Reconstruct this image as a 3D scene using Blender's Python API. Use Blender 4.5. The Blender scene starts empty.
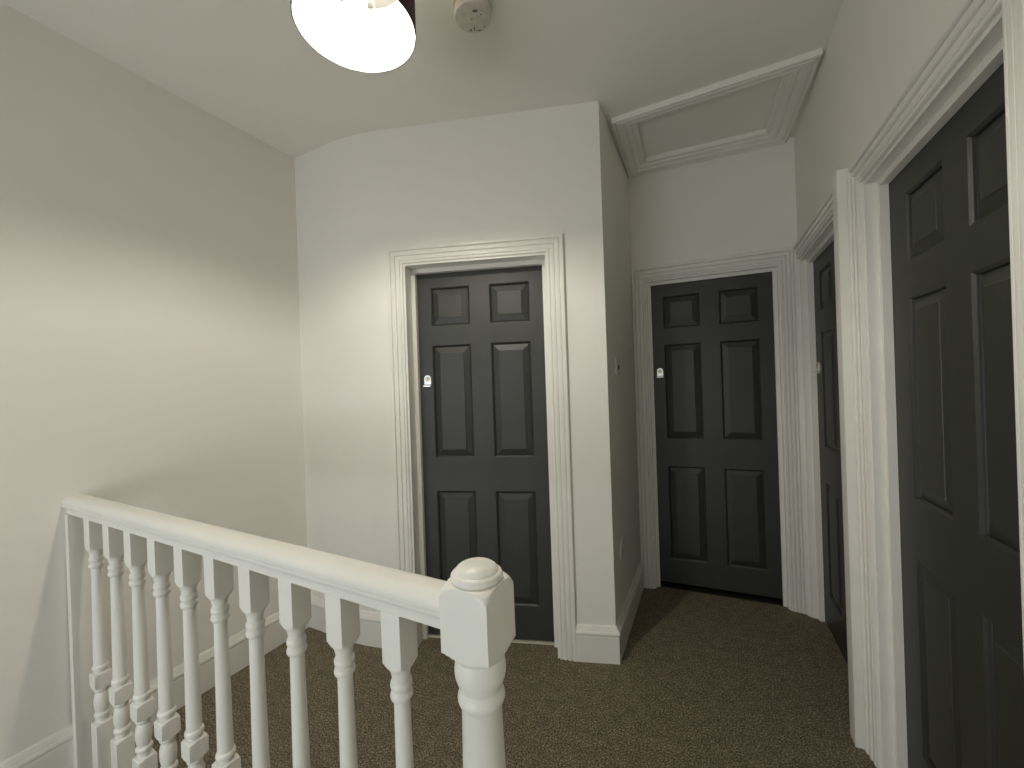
import bpy, bmesh, math
from mathutils import Vector, Matrix

C = bpy.context.scene.collection
PI = math.pi

# ---------------------------------------------------------------- materials
def new_mat(name):
    m = bpy.data.materials.new(name)
    m.use_nodes = True
    nt = m.node_tree
    return m, nt, nt.nodes, nt.links, nt.nodes['Principled BSDF']

def paint(name, col, rough, var=0.03, nscale=3.0, bump=0.0, bscale=120.0, spec=0.5):
    m, nt, N, L, b = new_mat(name)
    tc = N.new('ShaderNodeTexCoord')
    no = N.new('ShaderNodeTexNoise'); no.inputs['Scale'].default_value = nscale
    no.inputs['Detail'].default_value = 4
    L.new(tc.outputs['Object'], no.inputs['Vector'])
    cr = N.new('ShaderNodeValToRGB')
    cr.color_ramp.elements[0].position = 0.3; cr.color_ramp.elements[1].position = 0.7
    cr.color_ramp.elements[0].color = (*[c * (1 - var) for c in col], 1)
    cr.color_ramp.elements[1].color = (*[min(1, c * (1 + var)) for c in col], 1)
    L.new(no.outputs['Fac'], cr.inputs['Fac'])
    L.new(cr.outputs['Color'], b.inputs['Base Color'])
    b.inputs['Roughness'].default_value = rough
    b.inputs['Specular IOR Level'].default_value = spec
    if bump:
        n2 = N.new('ShaderNodeTexNoise'); n2.inputs['Scale'].default_value = bscale
        n2.inputs['Detail'].default_value = 3
        L.new(tc.outputs['Object'], n2.inputs['Vector'])
        bp = N.new('ShaderNodeBump'); bp.inputs['Strength'].default_value = bump
        bp.inputs['Distance'].default_value = 0.002
        L.new(n2.outputs['Fac'], bp.inputs['Height'])
        L.new(bp.outputs['Normal'], b.inputs['Normal'])
    return m

def carpet_mat():
    m, nt, N, L, b = new_mat('carpet_brown_twist')
    tc = N.new('ShaderNodeTexCoord')
    fine = N.new('ShaderNodeTexNoise'); fine.inputs['Scale'].default_value = 150
    fine.inputs['Detail'].default_value = 5; fine.inputs['Roughness'].default_value = 0.75
    mid = N.new('ShaderNodeTexNoise'); mid.inputs['Scale'].default_value = 22
    mid.inputs['Detail'].default_value = 5
    L.new(tc.outputs['Object'], fine.inputs['Vector']); L.new(tc.outputs['Object'], mid.inputs['Vector'])
    r1 = N.new('ShaderNodeValToRGB')
    e = r1.color_ramp.elements
    e[0].position = 0.385; e[0].color = (0.055, 0.046, 0.031, 1)
    e[1].position = 0.665; e[1].color = (0.56, 0.485, 0.35, 1)
    x = r1.color_ramp.elements.new(0.52); x.color = (0.212, 0.181, 0.126, 1)
    L.new(fine.outputs['Fac'], r1.inputs['Fac'])
    r2 = N.new('ShaderNodeValToRGB')
    r2.color_ramp.elements[0].position = 0.35; r2.color_ramp.elements[0].color = (0.86, 0.86, 0.86, 1)
    r2.color_ramp.elements[1].position = 0.65; r2.color_ramp.elements[1].color = (1.12, 1.11, 1.09, 1)
    L.new(mid.outputs['Fac'], r2.inputs['Fac'])
    mx = N.new('ShaderNodeMix'); mx.data_type = 'RGBA'; mx.blend_type = 'MULTIPLY'
    mx.inputs['Factor'].default_value = 1
    L.new(r1.outputs['Color'], mx.inputs['A']); L.new(r2.outputs['Color'], mx.inputs['B'])
    L.new(mx.outputs['Result'], b.inputs['Base Color'])
    b.inputs['Roughness'].default_value = 1.0
    b.inputs['Specular IOR Level'].default_value = 0.05
    bp = N.new('ShaderNodeBump'); bp.inputs['Strength'].default_value = 0.9
    bp.inputs['Distance'].default_value = 0.006
    L.new(fine.outputs['Fac'], bp.inputs['Height']); L.new(bp.outputs['Normal'], b.inputs['Normal'])
    return m

def emit(name, col, s):
    m, nt, N, L, b = new_mat(name)
    b.inputs['Base Color'].default_value = (1, 1, 1, 1)
    b.inputs['Emission Color'].default_value = (*col, 1)
    b.inputs['Emission Strength'].default_value = s
    return m

def metal(name, col, rough):
    m, nt, N, L, b = new_mat(name)
    no = N.new('ShaderNodeTexNoise'); no.inputs['Scale'].default_value = 60
    mr = N.new('ShaderNodeMapRange'); mr.inputs['To Min'].default_value = rough * 0.8; mr.inputs['To Max'].default_value = rough * 1.2
    L.new(no.outputs['Fac'], mr.inputs['Value']); L.new(mr.outputs['Result'], b.inputs['Roughness'])
    b.inputs['Base Color'].default_value = (*col, 1); b.inputs['Metallic'].default_value = 1
    return m

WALL = paint('wall_paint_warm_white', (0.815, 0.795, 0.74), 0.85, 0.015, 1.6, 0.25, 55, 0.25)
CEIL = paint('ceiling_paint_white', (0.82, 0.80, 0.74), 0.9, 0.012, 1.6, 0.25, 55, 0.2)
GLOSS = paint('white_satin_woodwork', (0.80, 0.785, 0.73), 0.38, 0.02, 5)
DOOR = paint('charcoal_door_paint', (0.0225, 0.0236, 0.0204), 0.50, 0.05, 5, 0.12, 160, 0.72)
CARPET = carpet_mat()
SATIN = metal('satin_chrome', (0.78, 0.77, 0.74), 0.32)
BRASS = metal('worn_brass', (0.55, 0.47, 0.30), 0.35)
DARK = paint('black_plastic_and_shade', (0.02, 0.02, 0.02), 0.5, 0.0)  # black plastic, and the painted dark under and behind doors
PLASTIC = paint('white_plastic', (0.72, 0.71, 0.66), 0.4, 0.01, 6)
ALARM = paint('aged_white_plastic', (0.62, 0.58, 0.52), 0.5, 0.10, 40)
PURPLE = paint('plum_shade_fabric', (0.055, 0.022, 0.045), 0.9, 0.08, 90, 0.3, 400)
LINING = paint('shade_lining_dimmed_grey', (0.32, 0.317, 0.30), 0.75, 0.01, 6)  # white lining coloured grey to cut the lamp light it bounces and its glare
BULB = emit('warm_lit_bulb', (1.0, 0.925, 0.80), 1060)
STRIP = paint('pale_threshold_bar', (0.55, 0.50, 0.40), 0.4, 0.1, 30)

# ---------------------------------------------------------------- helpers
def link(o, parent=None):
    C.objects.link(o)
    if parent is not None:
        o.parent = parent
    return o

def obj(name, bm, mat, parent=None, loc=None, rotz=None, smooth=None):
    bmesh.ops.recalc_face_normals(bm, faces=bm.faces)
    me = bpy.data.meshes.new(name)
    if smooth is not None:
        for f in bm.faces:
            f.smooth = True
    bm.to_mesh(me); bm.free()
    if smooth is not None:
        me.set_sharp_from_angle(angle=math.radians(smooth))
    me.materials.append(mat)
    o = bpy.data.objects.new(name, me)
    link(o, parent)
    if loc is not None: o.location = loc
    if rotz is not None: o.rotation_euler = (0, 0, rotz)
    return o

def empty(name, loc=(0, 0, 0), rotz=0, parent=None):
    o = bpy.data.objects.new(name, None)
    o.empty_display_size = 0.1
    link(o, parent)
    o.location = loc; o.rotation_euler = (0, 0, rotz)
    return o

def tag(o, label, cat, group=None, kind=None):
    o['label'] = label; o['category'] = cat
    if group: o['group'] = group
    if kind: o['kind'] = kind
    return o

def add_box(bm, x0, x1, y0, y1, z0, z1, M=None):
    vs = [bm.verts.new((x, y, z)) for z in (z0, z1) for y in (y0, y1) for x in (x0, x1)]
    for f in ((0, 1, 3, 2), (4, 6, 7, 5), (0, 4, 5, 1), (2, 3, 7, 6), (0, 2, 6, 4), (1, 5, 7, 3)):
        bm.faces.new([vs[i] for i in f])
    if M is not None:
        for v in vs: v.co = M @ v.co
    return vs

def bevel_all(bm, w, seg=2):
    bmesh.ops.recalc_face_normals(bm, faces=bm.faces)
    bmesh.ops.bevel(bm, geom=list(bm.edges), offset=w, segments=seg, affect='EDGES', profile=0.7)

def add_lathe(bm, prof, seg=48, half=None, cap0=True, cap1=True, M=None):
    """revolve (z, r); where half is given the section is clipped to a square of that half-width"""
    rings = []
    for z, r in prof:
        ring = []
        for i in range(seg):
            a = 2 * PI * i / seg
            rr = r
            if half:
                rr = min(r, half / max(abs(math.cos(a)), abs(math.sin(a))))
            ring.append(bm.verts.new((rr * math.cos(a), rr * math.sin(a), z)))
        rings.append(ring)
    for a, b in zip(rings, rings[1:]):
        for i in range(seg):
            j = (i + 1) % seg
            bm.faces.new((a[i], a[j], b[j], b[i]))
    if cap0: bm.faces.new(rings[0][::-1])
    if cap1: bm.faces.new(rings[-1])
    if M is not None:
        for ring in rings:
            for v in ring: v.co = M @ v.co

def add_tube(bm, pts, r, seg=10, cap=True):
    pts = [Vector(p) for p in pts]
    rings = []
    for i, p in enumerate(pts):
        t = (pts[min(i + 1, len(pts) - 1)] - pts[max(i - 1, 0)]).normalized()
        up = Vector((0, 0, 1)) if abs(t.z) < 0.9 else Vector((1, 0, 0))
        u = t.cross(up).normalized(); v = t.cross(u).normalized()
        rings.append([bm.verts.new(p + u * r * math.cos(2 * PI * k / seg) + v * r * math.sin(2 * PI * k / seg)) for k in range(seg)])
    for a, b in zip(rings, rings[1:]):
        for k in range(seg):
            bm.faces.new((a[k], a[(k + 1) % seg], b[(k + 1) % seg], b[k]))
    if cap:
        bm.faces.new(rings[0][::-1]); bm.faces.new(rings[-1])

def ring_wire(bm, cx, cy, z, R, r, n=48, seg=8):
    rings = []
    for i in range(n):
        a = 2 * PI * i / n
        u = Vector((math.cos(a), math.sin(a), 0)); c = Vector((cx, cy, z)) + u * R
        rings.append([bm.verts.new(c + u * r * math.cos(2 * PI * k / seg) + Vector((0, 0, r * math.sin(2 * PI * k / seg)))) for k in range(seg)])
    for i in range(n):
        a, b = rings[i], rings[(i + 1) % n]
        for k in range(seg):
            bm.faces.new((a[k], a[(k + 1) % seg], b[(k + 1) % seg], b[k]))

def dirv(a): return Vector((math.cos(a), math.sin(a)))

# ---------------------------------------------------------------- measured plan (metres, camera at x=y=0)
CAM_H = 1.3658
CEIL_Z = 2.7257
DH = 1.981
D1 = Vector((-0.5024, 2.2488)); A1 = -0.1504; W1 = 0.689
D2 = Vector((0.9329, 2.6989)); A2 = -0.4107; W2 = 0.685
D3 = Vector((1.6796, 2.2558)); AR = -2.0133; W3 = 0.772
D4 = Vector((1.2584, 1.3452)); W4 = 0.685
c_pt = Vector((0.4655, 1.9925))           # convex corner beside door one
j_pt = Vector((0.8157, 2.7207))           # inner corner at the passage end
l_pt = Vector((-1.2274, 2.3972))          # corner with the left wall
k_pt = Vector((-0.8283, 2.1895))          # soft fold left of door one
left_dir = dirv(-2.0120)                  # left wall, running towards the viewer
d1 = dirv(A1); n1 = Vector((d1.y, -d1.x))
d2 = dirv(A2); n2 = Vector((d2.y, -d2.x))
r_ = dirv(AR); nr = Vector((r_.y, -r_.x))  # nr points into the landing

REV1 = 0.110; REV2 = 0.044; REV4 = 0.0570  # wall surface in front of door faces
D2 = D2 - n2 * 0.012
# surfaces of walls
w1_o = D1 + n1 * REV1                       # point on the wall of door one
def on_line(p, d, q, e):
    """intersection of p+t d with q+s e"""
    den = d.x * e.y - d.y * e.x
    t = ((q - p).x * e.y - (q - p).y * e.x) / den
    return p + d * t
c_pt = on_line(w1_o, d1, c_pt, (j_pt - c_pt).normalized())
k_pt = on_line(w1_o, d1, l_pt, (k_pt - l_pt).normalized())
w2_o = D2 + n2 * REV2
j_pt = on_line(w2_o, d2, c_pt, (j_pt - c_pt).normalized())
wr_o = D3 + nr * REV4
g_pt = on_line(w2_o, d2, wr_o, r_)          # corner passage end / right wall
REAR_L = l_pt + left_dir * 3.6
REAR_R = on_line(REAR_L, Vector((-r_.y, r_.x)), wr_o, r_)

# ---------------------------------------------------------------- room shell
def wall(name, p0, p1, openings, label, thick=0.12, ext0=0.0, ext1=0.0, mat=WALL):
    """wall face from p0 to p1 (room on the right of the direction), boxes behind it; openings (s0, s1, z0, z1)"""
    d = (p1 - p0); Ln = d.length; a = math.atan2(d.y, d.x)
    bm = bmesh.new()
    s = -ext0
    for (s0, s1, z0, z1) in sorted(openings):
        add_box(bm, s, s0, 0, thick, 0, CEIL_Z)
        add_box(bm, s0, s1, 0, thick, z1, CEIL_Z)
        if z0 > 0: add_box(bm, s0, s1, 0, thick, 0, z0)
        s = s1
    add_box(bm, s, Ln + ext1, 0, thick, 0, CEIL_Z)
    o = obj(name, bm, mat, loc=(p0.x, p0.y, 0), rotz=a)
    return tag(o, label, 'wall', kind='structure')

STOP = 0.021                                # margin between leaf edge and lining face
def opening(p0, o, w, d, top):
    s = (o - p0).dot(d)
    return (s - STOP - 0.019, s + w + STOP + 0.019, 0, top)

TOP = DH + STOP + 0.019
wall('wall_left', REAR_L, l_pt, [], 'plain off-white wall running along the left behind the white banister', ext0=0.12, ext1=0.15)
# the back wall bends softly between the left corner and door one
kd = (k_pt - l_pt).normalized()
FT = 0.17                                   # length of the bend on either side of the fold
fold = []
for i in range(13):
    t = i / 12
    fold.append((k_pt - kd * FT) * (1 - t) ** 2 + k_pt * 2 * t * (1 - t) + (k_pt + d1 * FT) * t * t)
def back_wall():
    bm = bmesh.new()
    pts = [l_pt] + fold
    lo = [bm.verts.new((p.x, p.y, 0)) for p in pts]; hi = [bm.verts.new((p.x, p.y, CEIL_Z)) for p in pts]
    off = [p + Vector((-d1.y, d1.x)) * 0.14 for p in pts]
    lo2 = [bm.verts.new((p.x, p.y, 0)) for p in off]; hi2 = [bm.verts.new((p.x, p.y, CEIL_Z)) for p in off]
    n = len(pts)
    for i in range(n - 1):
        bm.faces.new((lo[i], lo[i + 1], hi[i + 1], hi[i])); bm.faces.new((lo2[i], hi2[i], hi2[i + 1], lo2[i + 1]))
        bm.faces.new((lo[i], lo2[i], lo2[i + 1], lo[i + 1])); bm.faces.new((hi[i], hi[i + 1], hi2[i + 1], hi2[i]))
    bm.faces.new((lo[0], hi[0], hi2[0], lo2[0])); bm.faces.new((lo[-1], lo2[-1], hi2[-1], hi[-1]))
    M = Matrix.Translation((k_pt.x, k_pt.y, 0)) @ Matrix.Rotation(A1, 4, 'Z')
    s0, s1, z0, z1 = opening(k_pt, D1, W1, d1, TOP)
    Ln = (c_pt - k_pt).length
    add_box(bm, FT, s0, 0, 0.12, 0, CEIL_Z, M); add_box(bm, s0, s1, 0, 0.12, z1, CEIL_Z, M); add_box(bm, s1, Ln, 0, 0.12, 0, CEIL_Z, M)
    o = obj('wall_back', bm, WALL, smooth=20)
    tag(o, 'off-white wall holding the lit grey door behind the newel post', 'wall', kind='structure')
back_wall()
wall('wall_passage', c_pt, j_pt, [], 'shaded off-white side wall with light switch left of the passage end', ext1=0.1)
wall('wall_end', j_pt, g_pt, [opening(j_pt, D2, W2, d2, TOP)], 'off-white end wall of the passage around the far dark door', ext1=0.1)
wall('wall_right', g_pt, REAR_R, [opening(g_pt, D3, W3, r_, TOP), opening(g_pt, D4, W4, r_, TOP)],
     'off-white right wall with two dark doors side by side', ext1=0.12)
rw = REAR_L - REAR_R
wall('wall_rear', REAR_R, REAR_L, [(0.9, 2.6, 0.15, 1.25)], 'off-white wall behind the viewer with the landing window')

# floor and ceiling in the frame of the passage end
def frame_box_obj(name, mat, boxes, label, cat, zoff):
    bm = bmesh.new()
    for b in boxes: add_box(bm, *b)
    o = obj(name, bm, mat, loc=(j_pt.x, j_pt.y, zoff), rotz=A2)
    return tag(o, label, cat, kind='structure')
# local x along d2, local y away from the viewer
floor = frame_box_obj('floor', CARPET, [(-3.4, 1.6, -7.6, 0.40, -0.06, 0)], 'brown-grey flecked twist-pile carpet over the whole landing', 'floor', 0)
HX0, HX1, HY0, HY1 = 0.115, 0.770, -0.535, -0.125       # hatch opening
HSK = 0.078                                 # the near edge of the hatch runs out of square
def hatch_y(y, x):
    return y - HSK * x * max(0.0, min(1.0, (HY1 - y) / (HY1 - HY0)))
ceil_boxes = [(-3.4, HX0, -7.6, 0.4, 0, 0.1), (HX1, 1.6, -7.6, 0.4, 0, 0.1),
              (HX0, HX1, -7.6, HY0, 0, 0.1), (HX0, HX1, HY1, 0.4, 0, 0.1)]
cl = frame_box_obj('ceiling', CEIL, ceil_boxes, 'plain off-white painted ceiling above the landing', 'ceiling', CEIL_Z)
for vert in cl.data.vertices:
    if abs(vert.co.y - HY0) < 1e-4: vert.co.y = hatch_y(HY0, vert.co.x)

# ---------------------------------------------------------------- skirting boards
SK = [(0, 0), (0.018, 0), (0.018, 0.124), (0.0145, 0.128), (0.0145, 0.131), (0.021, 0.135), (0.023, 0.141), (0.021, 0.149),
      (0.0155, 0.155), (0.0155, 0.158), (0.012, 0.160), (0.010, 0.167), (0.006, 0.173), (0, 0.176)]
def offset_pts(path, off):
    out = []
    for i, p in enumerate(path):
        ns = []
        if i > 0:
            d = (p - path[i - 1]).normalized(); ns.append(Vector((d.y, -d.x)))
        if i < len(path) - 1:
            d = (path[i + 1] - p).normalized(); ns.append(Vector((d.y, -d.x)))
        if len(ns) == 1: out.append(p + ns[0] * off)
        else:
            m = (ns[0] + ns[1]); m = m / m.length_squared * 2
            out.append(p + m * off)
    return out
def skirting(name, path, i0, i1, label):
    cols = [[(q.x, q.y, z) for q in offset_pts(path, off)] for off, z in SK]
    bm = bmesh.new()
    grid = [[bm.verts.new(Vector(c[i])) for c in cols] for i in range(i0, i1 + 1)]
    n = len(SK)
    for a, b in zip(grid, grid[1:]):
        for k in range(n):
            bm.faces.new((a[k], a[(k + 1) % n], b[(k + 1) % n], b[k]))
    bm.faces.new(grid[0]); bm.faces.new(grid[-1][::-1])
    o = obj(name, bm, GLOSS, smooth=28)
    return tag(o, label, 'skirting board', kind='structure')

ARCH_W = 0.081; GAP = 0.0115               # architrave width, set-back from lining
def arch_end(o, d, n, rev, w, side, cw):
    s = -(STOP + GAP + cw) if side < 0 else w + STOP + GAP + cw
    return o + n * rev + d * s
a1L = arch_end(D1, d1, n1, REV1, W1, -1, ARCH_W); a1R = arch_end(D1, d1, n1, REV1, W1, 1, ARCH_W)
pathL = [REAR_L, l_pt] + fold + [a1L]
skirting('baseboard_left', pathL, 0, 1, 'white moulded skirting board along the left wall beyond the banister')
skirting('baseboard_back', pathL, 1, len(pathL) - 1, 'white moulded skirting board left of the lit grey door')
skirting('baseboard_passage', [a1R, c_pt, j_pt], 0, 2, 'white moulded skirting board wrapping the corner right of the lit grey door')
a4R = D4 + nr * REV4 + r_ * (W4 + STOP + GAP + ARCH_W)
skirting('baseboard_right', [a4R, REAR_R], 0, 1, 'white moulded skirting board along the right wall past the nearest door')

# ---------------------------------------------------------------- doors
AP = [(0, 0), (0, 0.010), (0.003, 0.0130), (0.009, 0.0130), (0.0105, 0.0115), (0.011, 0.0070), (0.0140, 0.0070), (0.0145, 0.0125), (0.017, 0.0150), (0.024, 0.0165), (0.032, 0.0155),
      (0.0340, 0.0140), (0.0345, 0.0085), (0.0380, 0.0085), (0.0385, 0.0160), (0.041, 0.0190), (0.049, 0.0205), (0.057, 0.0195), (0.0590, 0.0180), (0.0595, 0.0120), (0.0630, 0.0120), (0.0635, 0.0210), (0.066, 0.0245),
      (0.072, 0.0262), (0.078, 0.0255), (0.081, 0.0225), (0.081, 0)]
def architrave(parent, w, rev, cwL=1.0, cwR=1.0, legR=True, hk=1.0):
    bm = bmesh.new()
    xL = -(STOP + GAP); xR = w + STOP + GAP; zt = DH + STOP + GAP
    rows = []
    for u, h in AP:
        y = -rev - h * hk
        row = [(xL - u * cwL, y, 0), (xL - u * cwL, y, zt + u), (xR + u * cwR, y, zt + u)]
        if legR: row.append((xR + u * cwR, y, 0))
        rows.append([bm.verts.new(p) for p in row])
    n = len(rows)
    for i in range(len(rows[0]) - 1):
        for k in range(n):
            a, b = rows[k], rows[(k + 1) % n]
            bm.faces.new((a[i], a[i + 1], b[i + 1], b[i]))
    bm.faces.new([r[0] for r in rows]); bm.faces.new([r[-1] for r in rows][::-1])
    return obj('architrave', bm, GLOSS, parent, smooth=25)

def lining(parent, w, rev, sd):
    """door lining boards with a stop bead in front of the leaf"""
    bm = bmesh.new()
    T = 0.02; top = DH + STOP
    y0, y1 = -rev - 0.001, 0.06
    add_box(bm, -STOP - T, -STOP, y0, y1, 0, top + T)
    add_box(bm, w + STOP, w + STOP + T, y0, y1, 0, top + T)
    add_box(bm, -STOP, w + STOP, y0, y1, top, top + T)
    o = obj('door_lining', bm, GLOSS, parent)
    bm = bmesh.new()
    e = 0.0005
    add_box(bm, -STOP, 0, -sd, -0.001, 0, top)
    add_box(bm, w, w + STOP, -sd, -0.001, 0, top)
    add_box(bm, 0, w, -sd, -0.001, DH, top)
    obj('door_stop', bm, GLOSS, parent)
    return o

def door_leaf(parent, w, z0, stile=None):
    ex = 0.014                              # leaf runs on behind the stop
    xs = [0.0, 0.219, 0.327, 0.543]         # two columns of panels
    m = (w - 0.543) / 2 if stile is None else stile
    xs = [x + m for x in xs]
    zr = [(0.190, 0.797), (0.977, 1.590), (1.694, 1.905)]
    X = [-ex] + xs + [w + ex]
    Z = [z0] + [z for p in zr for z in p] + [DH + ex]
    bm = bmesh.new()
    vg = [[bm.verts.new((x, 0, z)) for z in Z] for x in X]
    depth = 0.014
    for i in range(len(X) - 1):
        for j in range(len(Z) - 1):
            if i in (1, 3) and j in (1, 3, 5):
                # pocket: small ovolo step then groove floor
                o4 = [vg[i][j], vg[i + 1][j], vg[i + 1][j + 1], vg[i][j + 1]]
                prev = o4
                for ins, dep in ((0.0015, 0.0005), (0.0085, 0.0065), (0.0093, 0.0115), (0.0102, depth)):
                    cur = [bm.verts.new((X[i] + ins, dep, Z[j] + ins)), bm.verts.new((X[i + 1] - ins, dep, Z[j] + ins)),
                           bm.verts.new((X[i + 1] - ins, dep, Z[j + 1] - ins)), bm.verts.new((X[i] + ins, dep, Z[j + 1] - ins))]
                    for q in range(4):
                        bm.faces.new((prev[q], prev[(q + 1) % 4], cur[(q + 1) % 4], cur[q]))
                    prev = cur
                bm.faces.new(prev)
            else:
                bm.faces.new((vg[i][j], vg[i + 1][j], vg[i + 1][j + 1], vg[i][j + 1]))
    # sides and back
    x0, x1, a, b = X[0], X[-1], Z[0], Z[-1]
    t = 0.04
    bk = [bm.verts.new(p) for p in ((x0, t, a), (x1, t, a), (x1, t, b), (x0, t, b))]
    bm.faces.new(bk[::-1])
    left = [vg[0][j] for j in range(len(Z))]; right = [vg[-1][j] for j in range(len(Z))]
    bm.faces.new(left + [bk[3], bk[0]]); bm.faces.new(right[::-1] + [bk[1], bk[2]])
    bm.faces.new([vg[i][0] for i in range(len(X))][::-1] + [bk[0], bk[1]])
    bm.faces.new([vg[i][-1] for i in range(len(X))] + [bk[2], bk[3]])
    leaf = obj('door_leaf', bm, DOOR, parent)
    for (xa, xb) in ((xs[0], xs[1]), (xs[2], xs[3])):
        for (za, zb) in zr:
            bm = bmesh.new()
            rings = []
            for ins, dep in ((0.0112, depth + 0.001), (0.0116, depth - 0.001), (0.0128, depth - 0.002), (0.0415, 0.0030), (0.0425, 0.0012), (0.0445, 0.0004)):
                rings.append([bm.verts.new(p) for p in ((xa + ins, dep, za + ins), (xb - ins, dep, za + ins), (xb - ins, dep, zb - ins), (xa + ins, dep, zb - ins))])
            for p, q in zip(rings, rings[1:]):
                for s in range(4):
                    bm.faces.new((p[s], p[(s + 1) % 4], q[(s + 1) % 4], q[s]))
            bm.faces.new(rings[-1]); bm.faces.new(rings[0][::-1])
            obj('panel', bm, DOOR, leaf)
    return leaf

def door_lock(parent, x, z):
    """tombstone-shaped pull plate with a brass cylinder and a lip to pull the door by"""
    g = empty('lock', (x, 0, z), 0, parent)
    bm = bmesh.new()
    hw, hb, ht = 0.0185, -0.022, 0.010
    pts = [(-hw, hb), (hw, hb)] + [(hw * math.cos(t), ht + hw * math.sin(t)) for t in [PI * i / 14 for i in range(15)]]
    f = [bm.verts.new((px, -0.007, pz)) for px, pz in pts]; b = [bm.verts.new((px * 1.03, 0, pz * 1.0)) for px, pz in pts]
    bm.faces.new(f); bm.faces.new(b[::-1])
    for i in range(len(pts)):
        k = (i + 1) % len(pts)
        bm.faces.new((f[i], f[k], b[k], b[i]))
    obj('lock_plate', bm, SATIN, g)
    bm = bmesh.new()
    M = Matrix.Translation((0, 0, 0.008)) @ Matrix.Rotation(PI / 2, 4, 'X')
    add_lathe(bm, [(0.0, 0.0125), (0.0095, 0.0125), (0.011, 0.0115)], 24, M=M)
    obj('key_cylinder', bm, BRASS, g, smooth=40)
    bm = bmesh.new()
    add_box(bm, -0.0012, 0.0012, -0.0116, -0.0100, 0.001, 0.015)
    obj('keyhole', bm, DARK, g)
    bm = bmesh.new()
    add_box(bm, -0.021, 0.021, -0.024, 0, -0.034, -0.025)
    bevel_all(bm, 0.003)
    obj('pull_lip', bm, SATIN, g, smooth=40)
    return g

def make_door(n, o, a, w, z0, rev, sd, label, trim_label, lock=True, lockz=1.400, lockx=0.0445, stile=None, **kw):
    dr = empty('door_%d' % n, (o.x, o.y, 0), a)
    tag(dr, label, 'door', kind='structure')
    lf = door_leaf(dr, w, z0, stile)
    if lock: door_lock(dr, lockx, lockz)
    tr = empty('trim_%d' % n, (o.x, o.y, 0), a)
    tag(tr, trim_label, 'door frame', kind='structure')
    architrave(tr, w, rev, **kw)
    lining(tr, w, rev, sd)
    return dr

make_door(1, D1, A1, W1, 0.012, REV1, 0.030, 'charcoal six-panel door behind the newel post, brightest of the doors',
          'white moulded door frame around the charcoal door behind the newel post', hk=0.72)
make_door(2, D2, A2, W2, 0.036, REV2, 0.016, 'dark six-panel door closing the far end of the passage',
          'white moulded door frame around the far door at the passage end', lockz=1.409, lockx=0.041, cwR=0.80)
make_door(3, D3, AR, W3, 0.012, REV4, 0.026, 'dark six-panel door mostly hidden behind the white right-hand door post',
          'white moulded door frame squeezed into the corner beside the far door', lockz=1.402, lockx=0.05, cwL=0.33, cwR=0.4)
make_door(4, D4, AR, W4, 0.012, REV4, 0.026, 'large dark six-panel door nearest the viewer at the right edge',
          'white moulded door frame around the nearest door on the right', lock=False, stile=0.108)
# flat cover batten between the two right-hand door frames
bm = bmesh.new()
s0 = (D4 - D3).dot(r_) - STOP - GAP - ARCH_W
add_box(bm, s0 - 0.066, s0 - 0.001, -REV4 - 0.043, -REV4 + 0.01, 0, 2.106)
bevel_all(bm, 0.003)
t5 = obj('trim_5', bm, GLOSS, loc=(D3.x, D3.y, 0), rotz=AR, smooth=40)
tag(t5, 'flat white vertical batten between the two door frames on the right', 'trim', kind='structure')
# pale threshold bar under door one
bm = bmesh.new()
add_box(bm, 0, W1, -0.014, 0.012, 0, 0.007); bevel_all(bm, 0.002)
t6 = obj('trim_6', bm, STRIP, loc=(D1.x, D1.y, 0), rotz=A1)
tag(t6, 'thin pale threshold bar under the lit grey door', 'threshold', kind='structure')
bm = bmesh.new()  # black strip paints the shade of the gap under the far door
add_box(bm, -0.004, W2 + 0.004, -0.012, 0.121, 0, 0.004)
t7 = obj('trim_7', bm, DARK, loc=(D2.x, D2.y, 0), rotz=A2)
tag(t7, 'black strip painting in the shade of the gap under the far passage door', 'threshold', kind='structure')
# darkness of closed rooms painted on added black back boards, so nothing shows through the gaps
def back_board(name, o, a, w, label):
    bm = bmesh.new()
    add_box(bm, -0.14, w + 0.14, 0.121, 0.14, 0, 2.1)
    b = obj(name, bm, DARK, loc=(o.x, o.y, 0), rotz=a)
    tag(b, label, 'wall', kind='structure')
back_board('back_board_one', D1, A1, W1, 'black back board painting in the dark behind the lit grey door')
back_board('back_board_two', D2, A2, W2, 'black back board painting in the dark behind the far door at the passage end')

# ---------------------------------------------------------------- loft hatch
hatch = empty('loft_hatch', (j_pt.x, j_pt.y, CEIL_Z), A2)
tag(hatch, 'white loft hatch with moulded surround in the passage ceiling', 'loft hatch')
HP = [(0, 0), (0, 0.022), (0.003, 0.026), (0.010, 0.028), (0.015, 0.027), (0.0165, 0.022), (0.021, 0.022), (0.023, 0.027), (0.032, 0.028), (0.050, 0.025),
      (0.055, 0.023), (0.057, 0.017), (0.063, 0.017), (0.066, 0.021), (0.084, 0.016), (0.089, 0.014), (0.091, 0.009), (0.112, 0.008), (0.115, 0.005), (0.115, 0)]
bm = bmesh.new()
ox0, ox1, oy0, oy1 = 0.004, 0.886, -0.642, -0.003
loops = []
for u, h in HP:
    k = u / 0.115
    x0 = ox0 + (HX0 - ox0 + 0.004) * k; x1 = ox1 - (ox1 - HX1 + 0.004) * k
    y0 = oy0 + (HY0 - oy0 + 0.004) * k; y1 = oy1 - (oy1 - HY1 + 0.004) * k
    loops.append([bm.verts.new(p) for p in ((x0, hatch_y(y0, x0), -h), (x1, hatch_y(y0, x1), -h), (x1, y1, -h), (x0, y1, -h))])
for a, b in zip(loops, loops[1:] + loops[:1]):
    for i in range(4):
        bm.faces.new((a[i], a[(i + 1) % 4], b[(i + 1) % 4], b[i]))
obj('moulded_surround', bm, GLOSS, hatch, smooth=25)
bm = bmesh.new()
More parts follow.
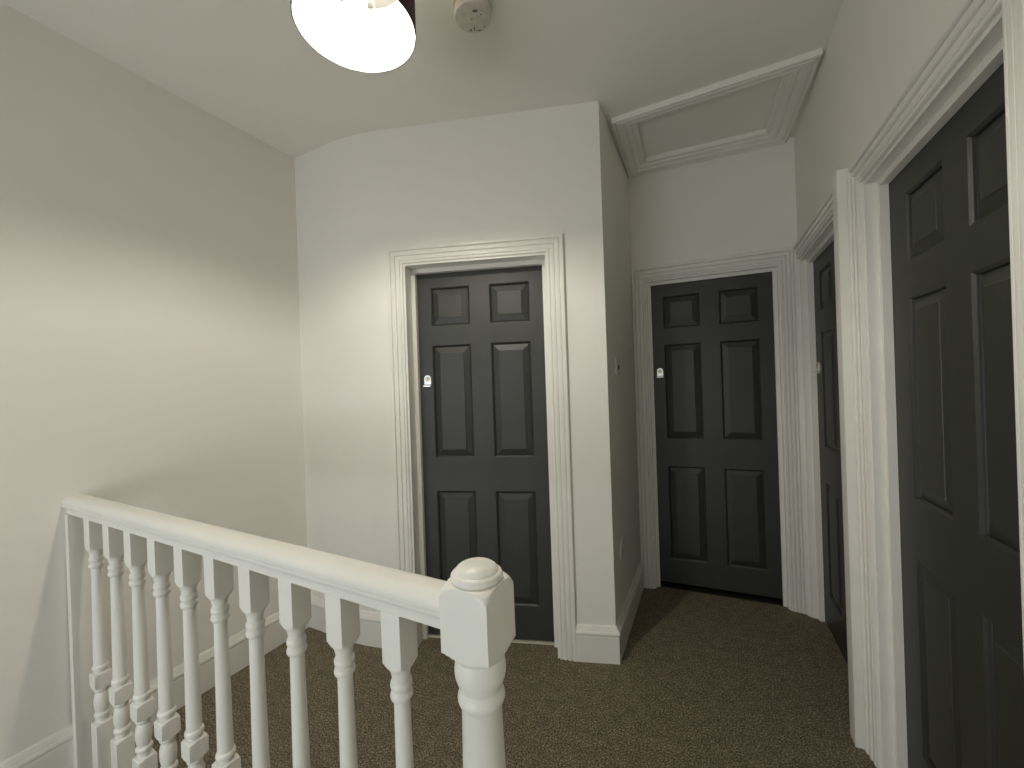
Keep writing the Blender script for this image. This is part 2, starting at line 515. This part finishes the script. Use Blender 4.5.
vs = add_box(bm, HX0, HX1, HY0, HY1, 0.022, 0.04)
for vert in vs:
    if vert.co.y < -0.3: vert.co.y = hatch_y(HY0, vert.co.x)
obj('hatch_panel', bm, CEIL, hatch)

# ---------------------------------------------------------------- balustrade
e_ = Vector((0.8854, -0.4648)).normalized(); m_ = Vector((-e_.y, e_.x))
N0 = 0.589                                  # centre line offset
def en(e, n): return e_ * e + m_ * n
bal_a = math.atan2(e_.y, e_.x)
NEWEL_E = -0.3895
bal = empty('balustrade', (*en(NEWEL_E, N0), 0), bal_a)
tag(bal, 'white painted banister with turned spindles and newel post in the foreground', 'banister')
# local x along the rail: newel at 0, wall at negative x
wall_e = -2.196 - NEWEL_E
RAILP = [(-0.0225, 0.944), (-0.0245, 0.946), (-0.0245, 0.962), (-0.0275, 0.967), (-0.0335, 0.970), (-0.0360, 0.974), (-0.0360, 0.979), (-0.0335, 0.982), (-0.0350, 0.986),
         (-0.0345, 0.991), (-0.031, 0.9975), (-0.025, 1.003), (-0.016, 1.0075), (-0.006, 1.0095)]
prof = RAILP + [(-y, z) for y, z in RAILP[::-1]]
bm = bmesh.new()
slope_l = (0.459 * e_.x + 0.888 * e_.y)
rows = []
def wall_x(y):                              # the left wall in balustrade space
    p = on_line(en(0, N0 + y), e_, l_pt, left_dir)
    return p.dot(e_) - NEWEL_E
for y, z in prof:
    rows.append((bm.verts.new((wall_x(y) + 0.0005, y, z)), bm.verts.new((-0.043, y, z))))
n = len(rows)
for k in range(n):
    a, b = rows[k], rows[(k + 1) % n]
    bm.faces.new((a[0], a[1], b[1], b[0]))
bm.faces.new([r[0] for r in rows]); bm.faces.new([r[1] for r in rows][::-1])
obj('handrail', bm, GLOSS, bal, smooth=35)

def arc(pts, n=4):
    """Catmull-Rom refinement of a (z, r) profile"""
    out = []
    for i in range(len(pts) - 1):
        p0 = pts[max(i - 1, 0)]; p1 = pts[i]; p2 = pts[i + 1]; p3 = pts[min(i + 2, len(pts) - 1)]
        for k in range(n):
            t = k / n
            out.append(tuple(0.5 * ((2 * b) + (-a + c) * t + (2 * a - 5 * b + 4 * c - d) * t * t + (-a + 3 * b - 3 * c + d) * t ** 3)
                             for a, b, c, d in zip(p0, p1, p2, p3)))
    out.append(pts[-1])
    return out

# newel post
BIG = 0.0654
newel_prof = ([(0, BIG), (0.215, BIG), (0.222, 0.060), (0.228, 0.052), (0.232, 0.046), (0.236, 0.041)] +
              arc([(0.236, 0.041), (0.25, 0.044), (0.262, 0.043), (0.272, 0.037)], 3) +
              arc([(0.272, 0.034), (0.30, 0.042), (0.34, 0.044), (0.38, 0.038), (0.40, 0.033)], 4) +
              arc([(0.402, 0.041), (0.412, 0.046), (0.425, 0.046), (0.434, 0.043)], 3) +
              [(0.436, 0.0425), (0.824, 0.0340)] +
              arc([(0.825, 0.0345), (0.830, 0.0385), (0.838, 0.0405), (0.846, 0.0385), (0.852, 0.0352)], 3) +
              arc([(0.853, 0.0350), (0.862, 0.0390), (0.874, 0.0430), (0.886, 0.0440), (0.900, 0.0425), (0.907, 0.0415)], 3) +
              [(0.9080, 0.0420), (0.9120, 0.0445), (0.9150, 0.0480), (0.9180, 0.0530), (0.9205, 0.0590), (0.9225, BIG), (1.016, BIG), (1.0225, 0.0625), (1.0275, 0.0590), (1.0315, 0.0545), (1.0340, 0.0500), (1.0355, 0.0455), (1.0358, 0.040)])
bm = bmesh.new(); add_lathe(bm, newel_prof, 64, 0.046)
newel = obj('newel_post', bm, GLOSS, bal, smooth=38)
newel.location = (0.009, 0, 0); newel.rotation_euler = (0, -0.009, 0)
cap_prof = (arc([(1.0350, 0.0420), (1.0375, 0.0440), (1.0420, 0.0446), (1.0465, 0.0430), (1.0490, 0.0395)], 4) +
            arc([(1.0495, 0.0380), (1.0525, 0.0365), (1.0575, 0.0315), (1.0615, 0.0230), (1.0638, 0.0120), (1.0645, 0.0008)], 4))
bm = bmesh.new(); add_lathe(bm, cap_prof, 48)
obj('newel_cap', bm, GLOSS, newel, smooth=35)

# spindles
H = 0.0232; BG = 0.0330
sp = ([(0, BG), (0.2300, BG), (0.2325, 0.030), (0.2345, 0.0265), (0.2360, 0.0225), (0.2375, 0.0175)] +
      arc([(0.239, 0.0172), (0.246, 0.0185), (0.252, 0.0180)], 3) +
      arc([(0.253, 0.0195), (0.258, 0.0215), (0.264, 0.0215), (0.269, 0.0190)], 3) +
      arc([(0.270, 0.0165), (0.285, 0.0195), (0.303, 0.0212), (0.322, 0.0200), (0.336, 0.0160), (0.340, 0.0150)], 3) +
      arc([(0.341, 0.0175), (0.346, 0.0200), (0.351, 0.0195), (0.354, 0.0180)], 3) +
      [(0.3545, 0.0225), (0.3562, 0.0265), (0.3580, 0.0300), (0.3600, BG), (0.4020, BG), (0.4040, 0.0300), (0.4060, 0.0265), (0.4075, 0.0225), (0.4085, 0.0180)] +
      arc([(0.409, 0.0175), (0.414, 0.0180)], 2) +
      arc([(0.415, 0.0205), (0.420, 0.0225), (0.427, 0.0225), (0.432, 0.0205)], 3) +
      [(0.433, 0.0186), (0.770, 0.0152)] +
      arc([(0.771, 0.0165), (0.775, 0.0200), (0.781, 0.0214), (0.787, 0.0200), (0.791, 0.0172)], 3) +
      arc([(0.7915, 0.0172), (0.795, 0.0196), (0.801, 0.0208), (0.807, 0.0196), (0.8105, 0.0172)], 3) +
      arc([(0.811, 0.0168), (0.820, 0.0178), (0.829, 0.0200), (0.834, 0.0225)], 3) +
      [(0.8375, 0.0260), (0.8410, 0.0295), (0.8450, BG), (0.9445, BG)])
bm = bmesh.new(); add_lathe(bm, sp, 48, H)
first = obj('spindle', bm, GLOSS, bal, smooth=38)
x0 = -0.5483 - 0.0235 - NEWEL_E
LEAN = 0.012                                # the old spindles stand slightly out of plumb
first.location = (x0 + 0.944 * LEAN, 0, 0); first.rotation_euler = (0, -LEAN, 0)
for i in range(1, 10):
    o = first.copy(); link(o, bal); o.location = (x0 - 0.1569 * i + 0.944 * LEAN, 0, 0)
# flat half post against the wall
bm = bmesh.new()
ya, yb = -0.030, 0.030
xa, xb = wall_x(ya), wall_x(yb)
t = 0.030
v = [bm.verts.new(p) for p in ((xa + 0.014, ya, 0), (xa + t + 0.016, ya, 0), (xb + t + 0.016, yb, 0), (xb + 0.014, yb, 0),
                               (xa + 0.0005, ya, 0.9435), (xa + t, ya, 0.9435), (xb + t, yb, 0.9435), (xb + 0.0005, yb, 0.9435))]
for f in ((0, 3, 2, 1), (4, 5, 6, 7), (0, 1, 5, 4), (1, 2, 6, 5), (2, 3, 7, 6), (3, 0, 4, 7)):
    bm.faces.new([v[i] for i in f])
bevel_all(bm, 0.002)
obj('wall_post', bm, GLOSS, bal, smooth=40)

# ---------------------------------------------------------------- pendant lamp
LX, LY, RIM = -0.399, 1.139, CAM_H + 1.0
R = 0.1613; SH = 0.200
lamp = empty('pendant_lamp', (LX, LY, RIM))
tag(lamp, 'plum drum pendant lamp with lining greyed to cut glare hanging lit from the ceiling', 'lamp')
bm = bmesh.new()
add_lathe(bm, [(0, R), (SH, R), (SH, R - 0.0015), (0, R - 0.0015)], 96, cap0=False, cap1=False)
bm2 = bm
shade = obj('lamp_shade', bm2, PURPLE, lamp, smooth=40)
bm = bmesh.new()
add_lathe(bm, [(0.0005, R - 0.0017), (SH - 0.0005, R - 0.0017), (SH - 0.0005, R - 0.0032), (0.0005, R - 0.0032), (0.0005, R - 0.0017)], 96, cap0=False, cap1=False)
obj('shade_lining', bm, LINING, shade, smooth=40)
bm = bmesh.new()
ring_wire(bm, 0, 0, SH - 0.004, R - 0.005, 0.0018)
ring_wire(bm, 0, 0, SH - 0.030, 0.022, 0.0018, 24)
for k in range(3):
    a = math.radians(87) + k * 2 * PI / 3
    add_tube(bm, [((R - 0.005) * math.cos(a), (R - 0.005) * math.sin(a), SH - 0.004), (0.06 * math.cos(a), 0.06 * math.sin(a), SH - 0.006),
                  (0.022 * math.cos(a), 0.022 * math.sin(a), SH - 0.030)], 0.0016, 8)
obj('shade_carrier', bm, PLASTIC, shade, smooth=40)
bm = bmesh.new()
add_lathe(bm, arc([(0.046, 0.001), (0.0435, 0.010), (0.049, 0.019), (0.060, 0.0255), (0.072, 0.0293), (0.080, 0.0300)], 4), 40)
obj('light_bulb', bm, BULB, lamp, smooth=60)
bm = bmesh.new()
add_lathe(bm, [(0.0801, 0.0308), (0.084, 0.0308), (0.100, 0.0260), (0.118, 0.0170), (0.126, 0.0140)], 40)
obj('bulb_collar', bm, PLASTIC, lamp, smooth=40)
bm = bmesh.new()
add_lathe(bm, [(0.126, 0.018), (0.160, 0.018), (0.172, 0.012), (0.184, 0.005)], 24)
obj('lamp_holder', bm, PLASTIC, lamp, smooth=40)
drop = CEIL_Z - RIM
bm = bmesh.new(); add_tube(bm, [(0, 0, 0.182), (0, 0, drop - 0.02)], 0.0035, 10)
obj('cord', bm, PLASTIC, lamp, smooth=60)
bm = bmesh.new(); add_lathe(bm, [(drop - 0.034, 0.012), (drop - 0.028, 0.030), (drop - 0.006, 0.040), (drop - 0.0002, 0.041)], 32)
obj('ceiling_rose', bm, PLASTIC, lamp, smooth=40)

# ---------------------------------------------------------------- smoke alarm
al = empty('smoke_alarm', (-0.097, 1.470, CEIL_Z))
tag(al, 'round aged white smoke alarm on the ceiling beside the pendant lamp', 'smoke alarm')
bm = bmesh.new()
add_lathe(bm, [(-0.0002, 0.071), (-0.010, 0.071), (-0.013, 0.069), (-0.013, 0.055)], 64, cap1=True)
obj('mounting_base', bm, ALARM, al, smooth=40)
bm = bmesh.new()
add_lathe(bm, [(-0.0125, 0.060), (-0.016, 0.0665), (-0.019, 0.0672), (-0.036, 0.0665), (-0.041, 0.0655), (-0.0432, 0.0630), (-0.0440, 0.0590), (-0.0445, 0.001)], 64)
cover = obj('alarm_cover', bm, ALARM, al, smooth=40)
VENT = paint('vent_grey', (0.16, 0.14, 0.12), 0.7, 0.05)
for (x, y, w, h) in ((0.010, -0.028, 0.018, 0.010), (0.033, -0.030, 0.005, 0.004), (0.030, -0.014, 0.006, 0.004), (-0.004, 0.004, 0.006, 0.004),
                     (0.002, 0.044, 0.0035, 0.018), (-0.012, 0.050, 0.006, 0.010), (0.020, 0.052, 0.012, 0.004), (0.040, 0.036, 0.006, 0.005)):
    bm = bmesh.new()
    add_box(bm, x - w / 2, x + w / 2, y - h / 2, y + h / 2, -0.0447, -0.0430)
    obj('vent_slot', bm, VENT, cover)

# ---------------------------------------------------------------- switch and socket
cj = (j_pt - c_pt).normalized(); cja = math.atan2(cj.y, cj.x)
def wall_plate(name, s, z, w, h, label, cat):
    p = c_pt + cj * s
    g = empty(name, (p.x, p.y, z), cja)
    tag(g, label, cat)
    bm = bmesh.new(); add_box(bm, -w / 2, w / 2, -0.0095, -0.0002, -h / 2, h / 2); bevel_all(bm, 0.003)
    obj('faceplate', bm, PLASTIC, g, smooth=40)
    return g
sw = wall_plate('light_switch', 0.225, 1.437, 0.087, 0.087, 'white light switch high on the shaded passage wall', 'light switch')
bm = bmesh.new()
add_box(bm, -0.006, 0.006, -0.0135, -0.009, -0.012, 0.012); bevel_all(bm, 0.001)
obj('rocker', bm, DARK, sw)
sk = wall_plate('power_socket', 0.195, 0.480, 0.087, 0.087, 'white power socket low on the shaded passage wall above the skirting', 'socket')
for (x, z, w, h) in ((0, -0.004, 0.004, 0.009), (-0.011, -0.024, 0.007, 0.004), (0.011, -0.024, 0.007, 0.004)):
    bm = bmesh.new()
    add_box(bm, x - w / 2, x + w / 2, -0.0098, -0.009, z - h / 2, z + h / 2)
    obj('pin_hole', bm, DARK, sk)
bm = bmesh.new(); add_box(bm, -0.030, -0.016, -0.0135, -0.009, 0.012, 0.034); bevel_all(bm, 0.001)
obj('rocker', bm, PLASTIC, sk)

# ---------------------------------------------------------------- landing window behind the viewer (daylight)
d = (REAR_L - REAR_R).normalized(); wa = math.atan2(d.y, d.x)
win = empty('window_1', (REAR_R.x, REAR_R.y, 0), wa)
tag(win, 'white framed landing window behind the viewer', 'window', kind='structure')
bm = bmesh.new()
X0, X1, Z0, Z1 = 0.9, 2.6, 0.15, 1.25
for b in ((X0, X0 + 0.05, Z0, Z1), (X1 - 0.05, X1, Z0, Z1), (X0, X1, Z0, Z0 + 0.05), (X0, X1, Z1 - 0.05, Z1), (X0, X1, 0.80, 0.84)):
    add_box(bm, b[0], b[1], 0.03, 0.09, b[2], b[3])
obj('window_frame', bm, GLOSS, win)
al_ = bpy.data.lights.new('window_daylight', 'AREA'); al_.shape = 'RECTANGLE'; al_.size = 1.7; al_.size_y = 1.1
al_.energy = 40; al_.color = (0.86, 0.94, 1.0)
lo = bpy.data.objects.new('window_daylight', al_); link(lo)
mid = REAR_R + d * 1.75
out = Vector((-d.y, d.x))                   # away from the room
lo.location = (mid.x + out.x * 0.13, mid.y + out.y * 0.13, 0.70)
lo.rotation_euler = Vector((out.x, out.y, 0.0)).to_track_quat('Z', 'Y').to_euler()

# ---------------------------------------------------------------- world, camera, view
w = bpy.data.worlds.new('World'); bpy.context.scene.world = w; w.use_nodes = True
w.node_tree.nodes['Background'].inputs[0].default_value = (0.75, 0.87, 1, 1)
w.node_tree.nodes['Background'].inputs[1].default_value = 0.05

cam = bpy.data.cameras.new('camera'); co = bpy.data.objects.new('camera', cam); link(co)
cam.sensor_width = 36; cam.lens = 36 * 410 / 1024; cam.clip_start = 0.02
pitch, roll = -0.0000, 0.0331
cp, sp_ = math.cos(pitch), math.sin(pitch); cr, sr = math.cos(roll), math.sin(roll)
ex = Vector((1, 0, 0)); up = Vector((0, sp_, cp)); fw = Vector((0, cp, -sp_))
Xa = ex * cr - up * sr; Ya = ex * sr + up * cr; Za = -fw
co.matrix_world = Matrix(((Xa.x, Ya.x, Za.x, 0), (Xa.y, Ya.y, Za.y, 0), (Xa.z, Ya.z, Za.z, CAM_H), (0, 0, 0, 1)))
bpy.context.scene.camera = co

sc = bpy.context.scene
sc.view_settings.view_transform = 'Standard'
sc.view_settings.look = 'None'
sc.view_settings.gamma = 1
sc.view_settings.use_curve_mapping = False
sc.view_settings.exposure = 0.0
sc.cycles.use_denoising = True
sc.cycles.max_bounces = 12
sc.cycles.diffuse_bounces = 8
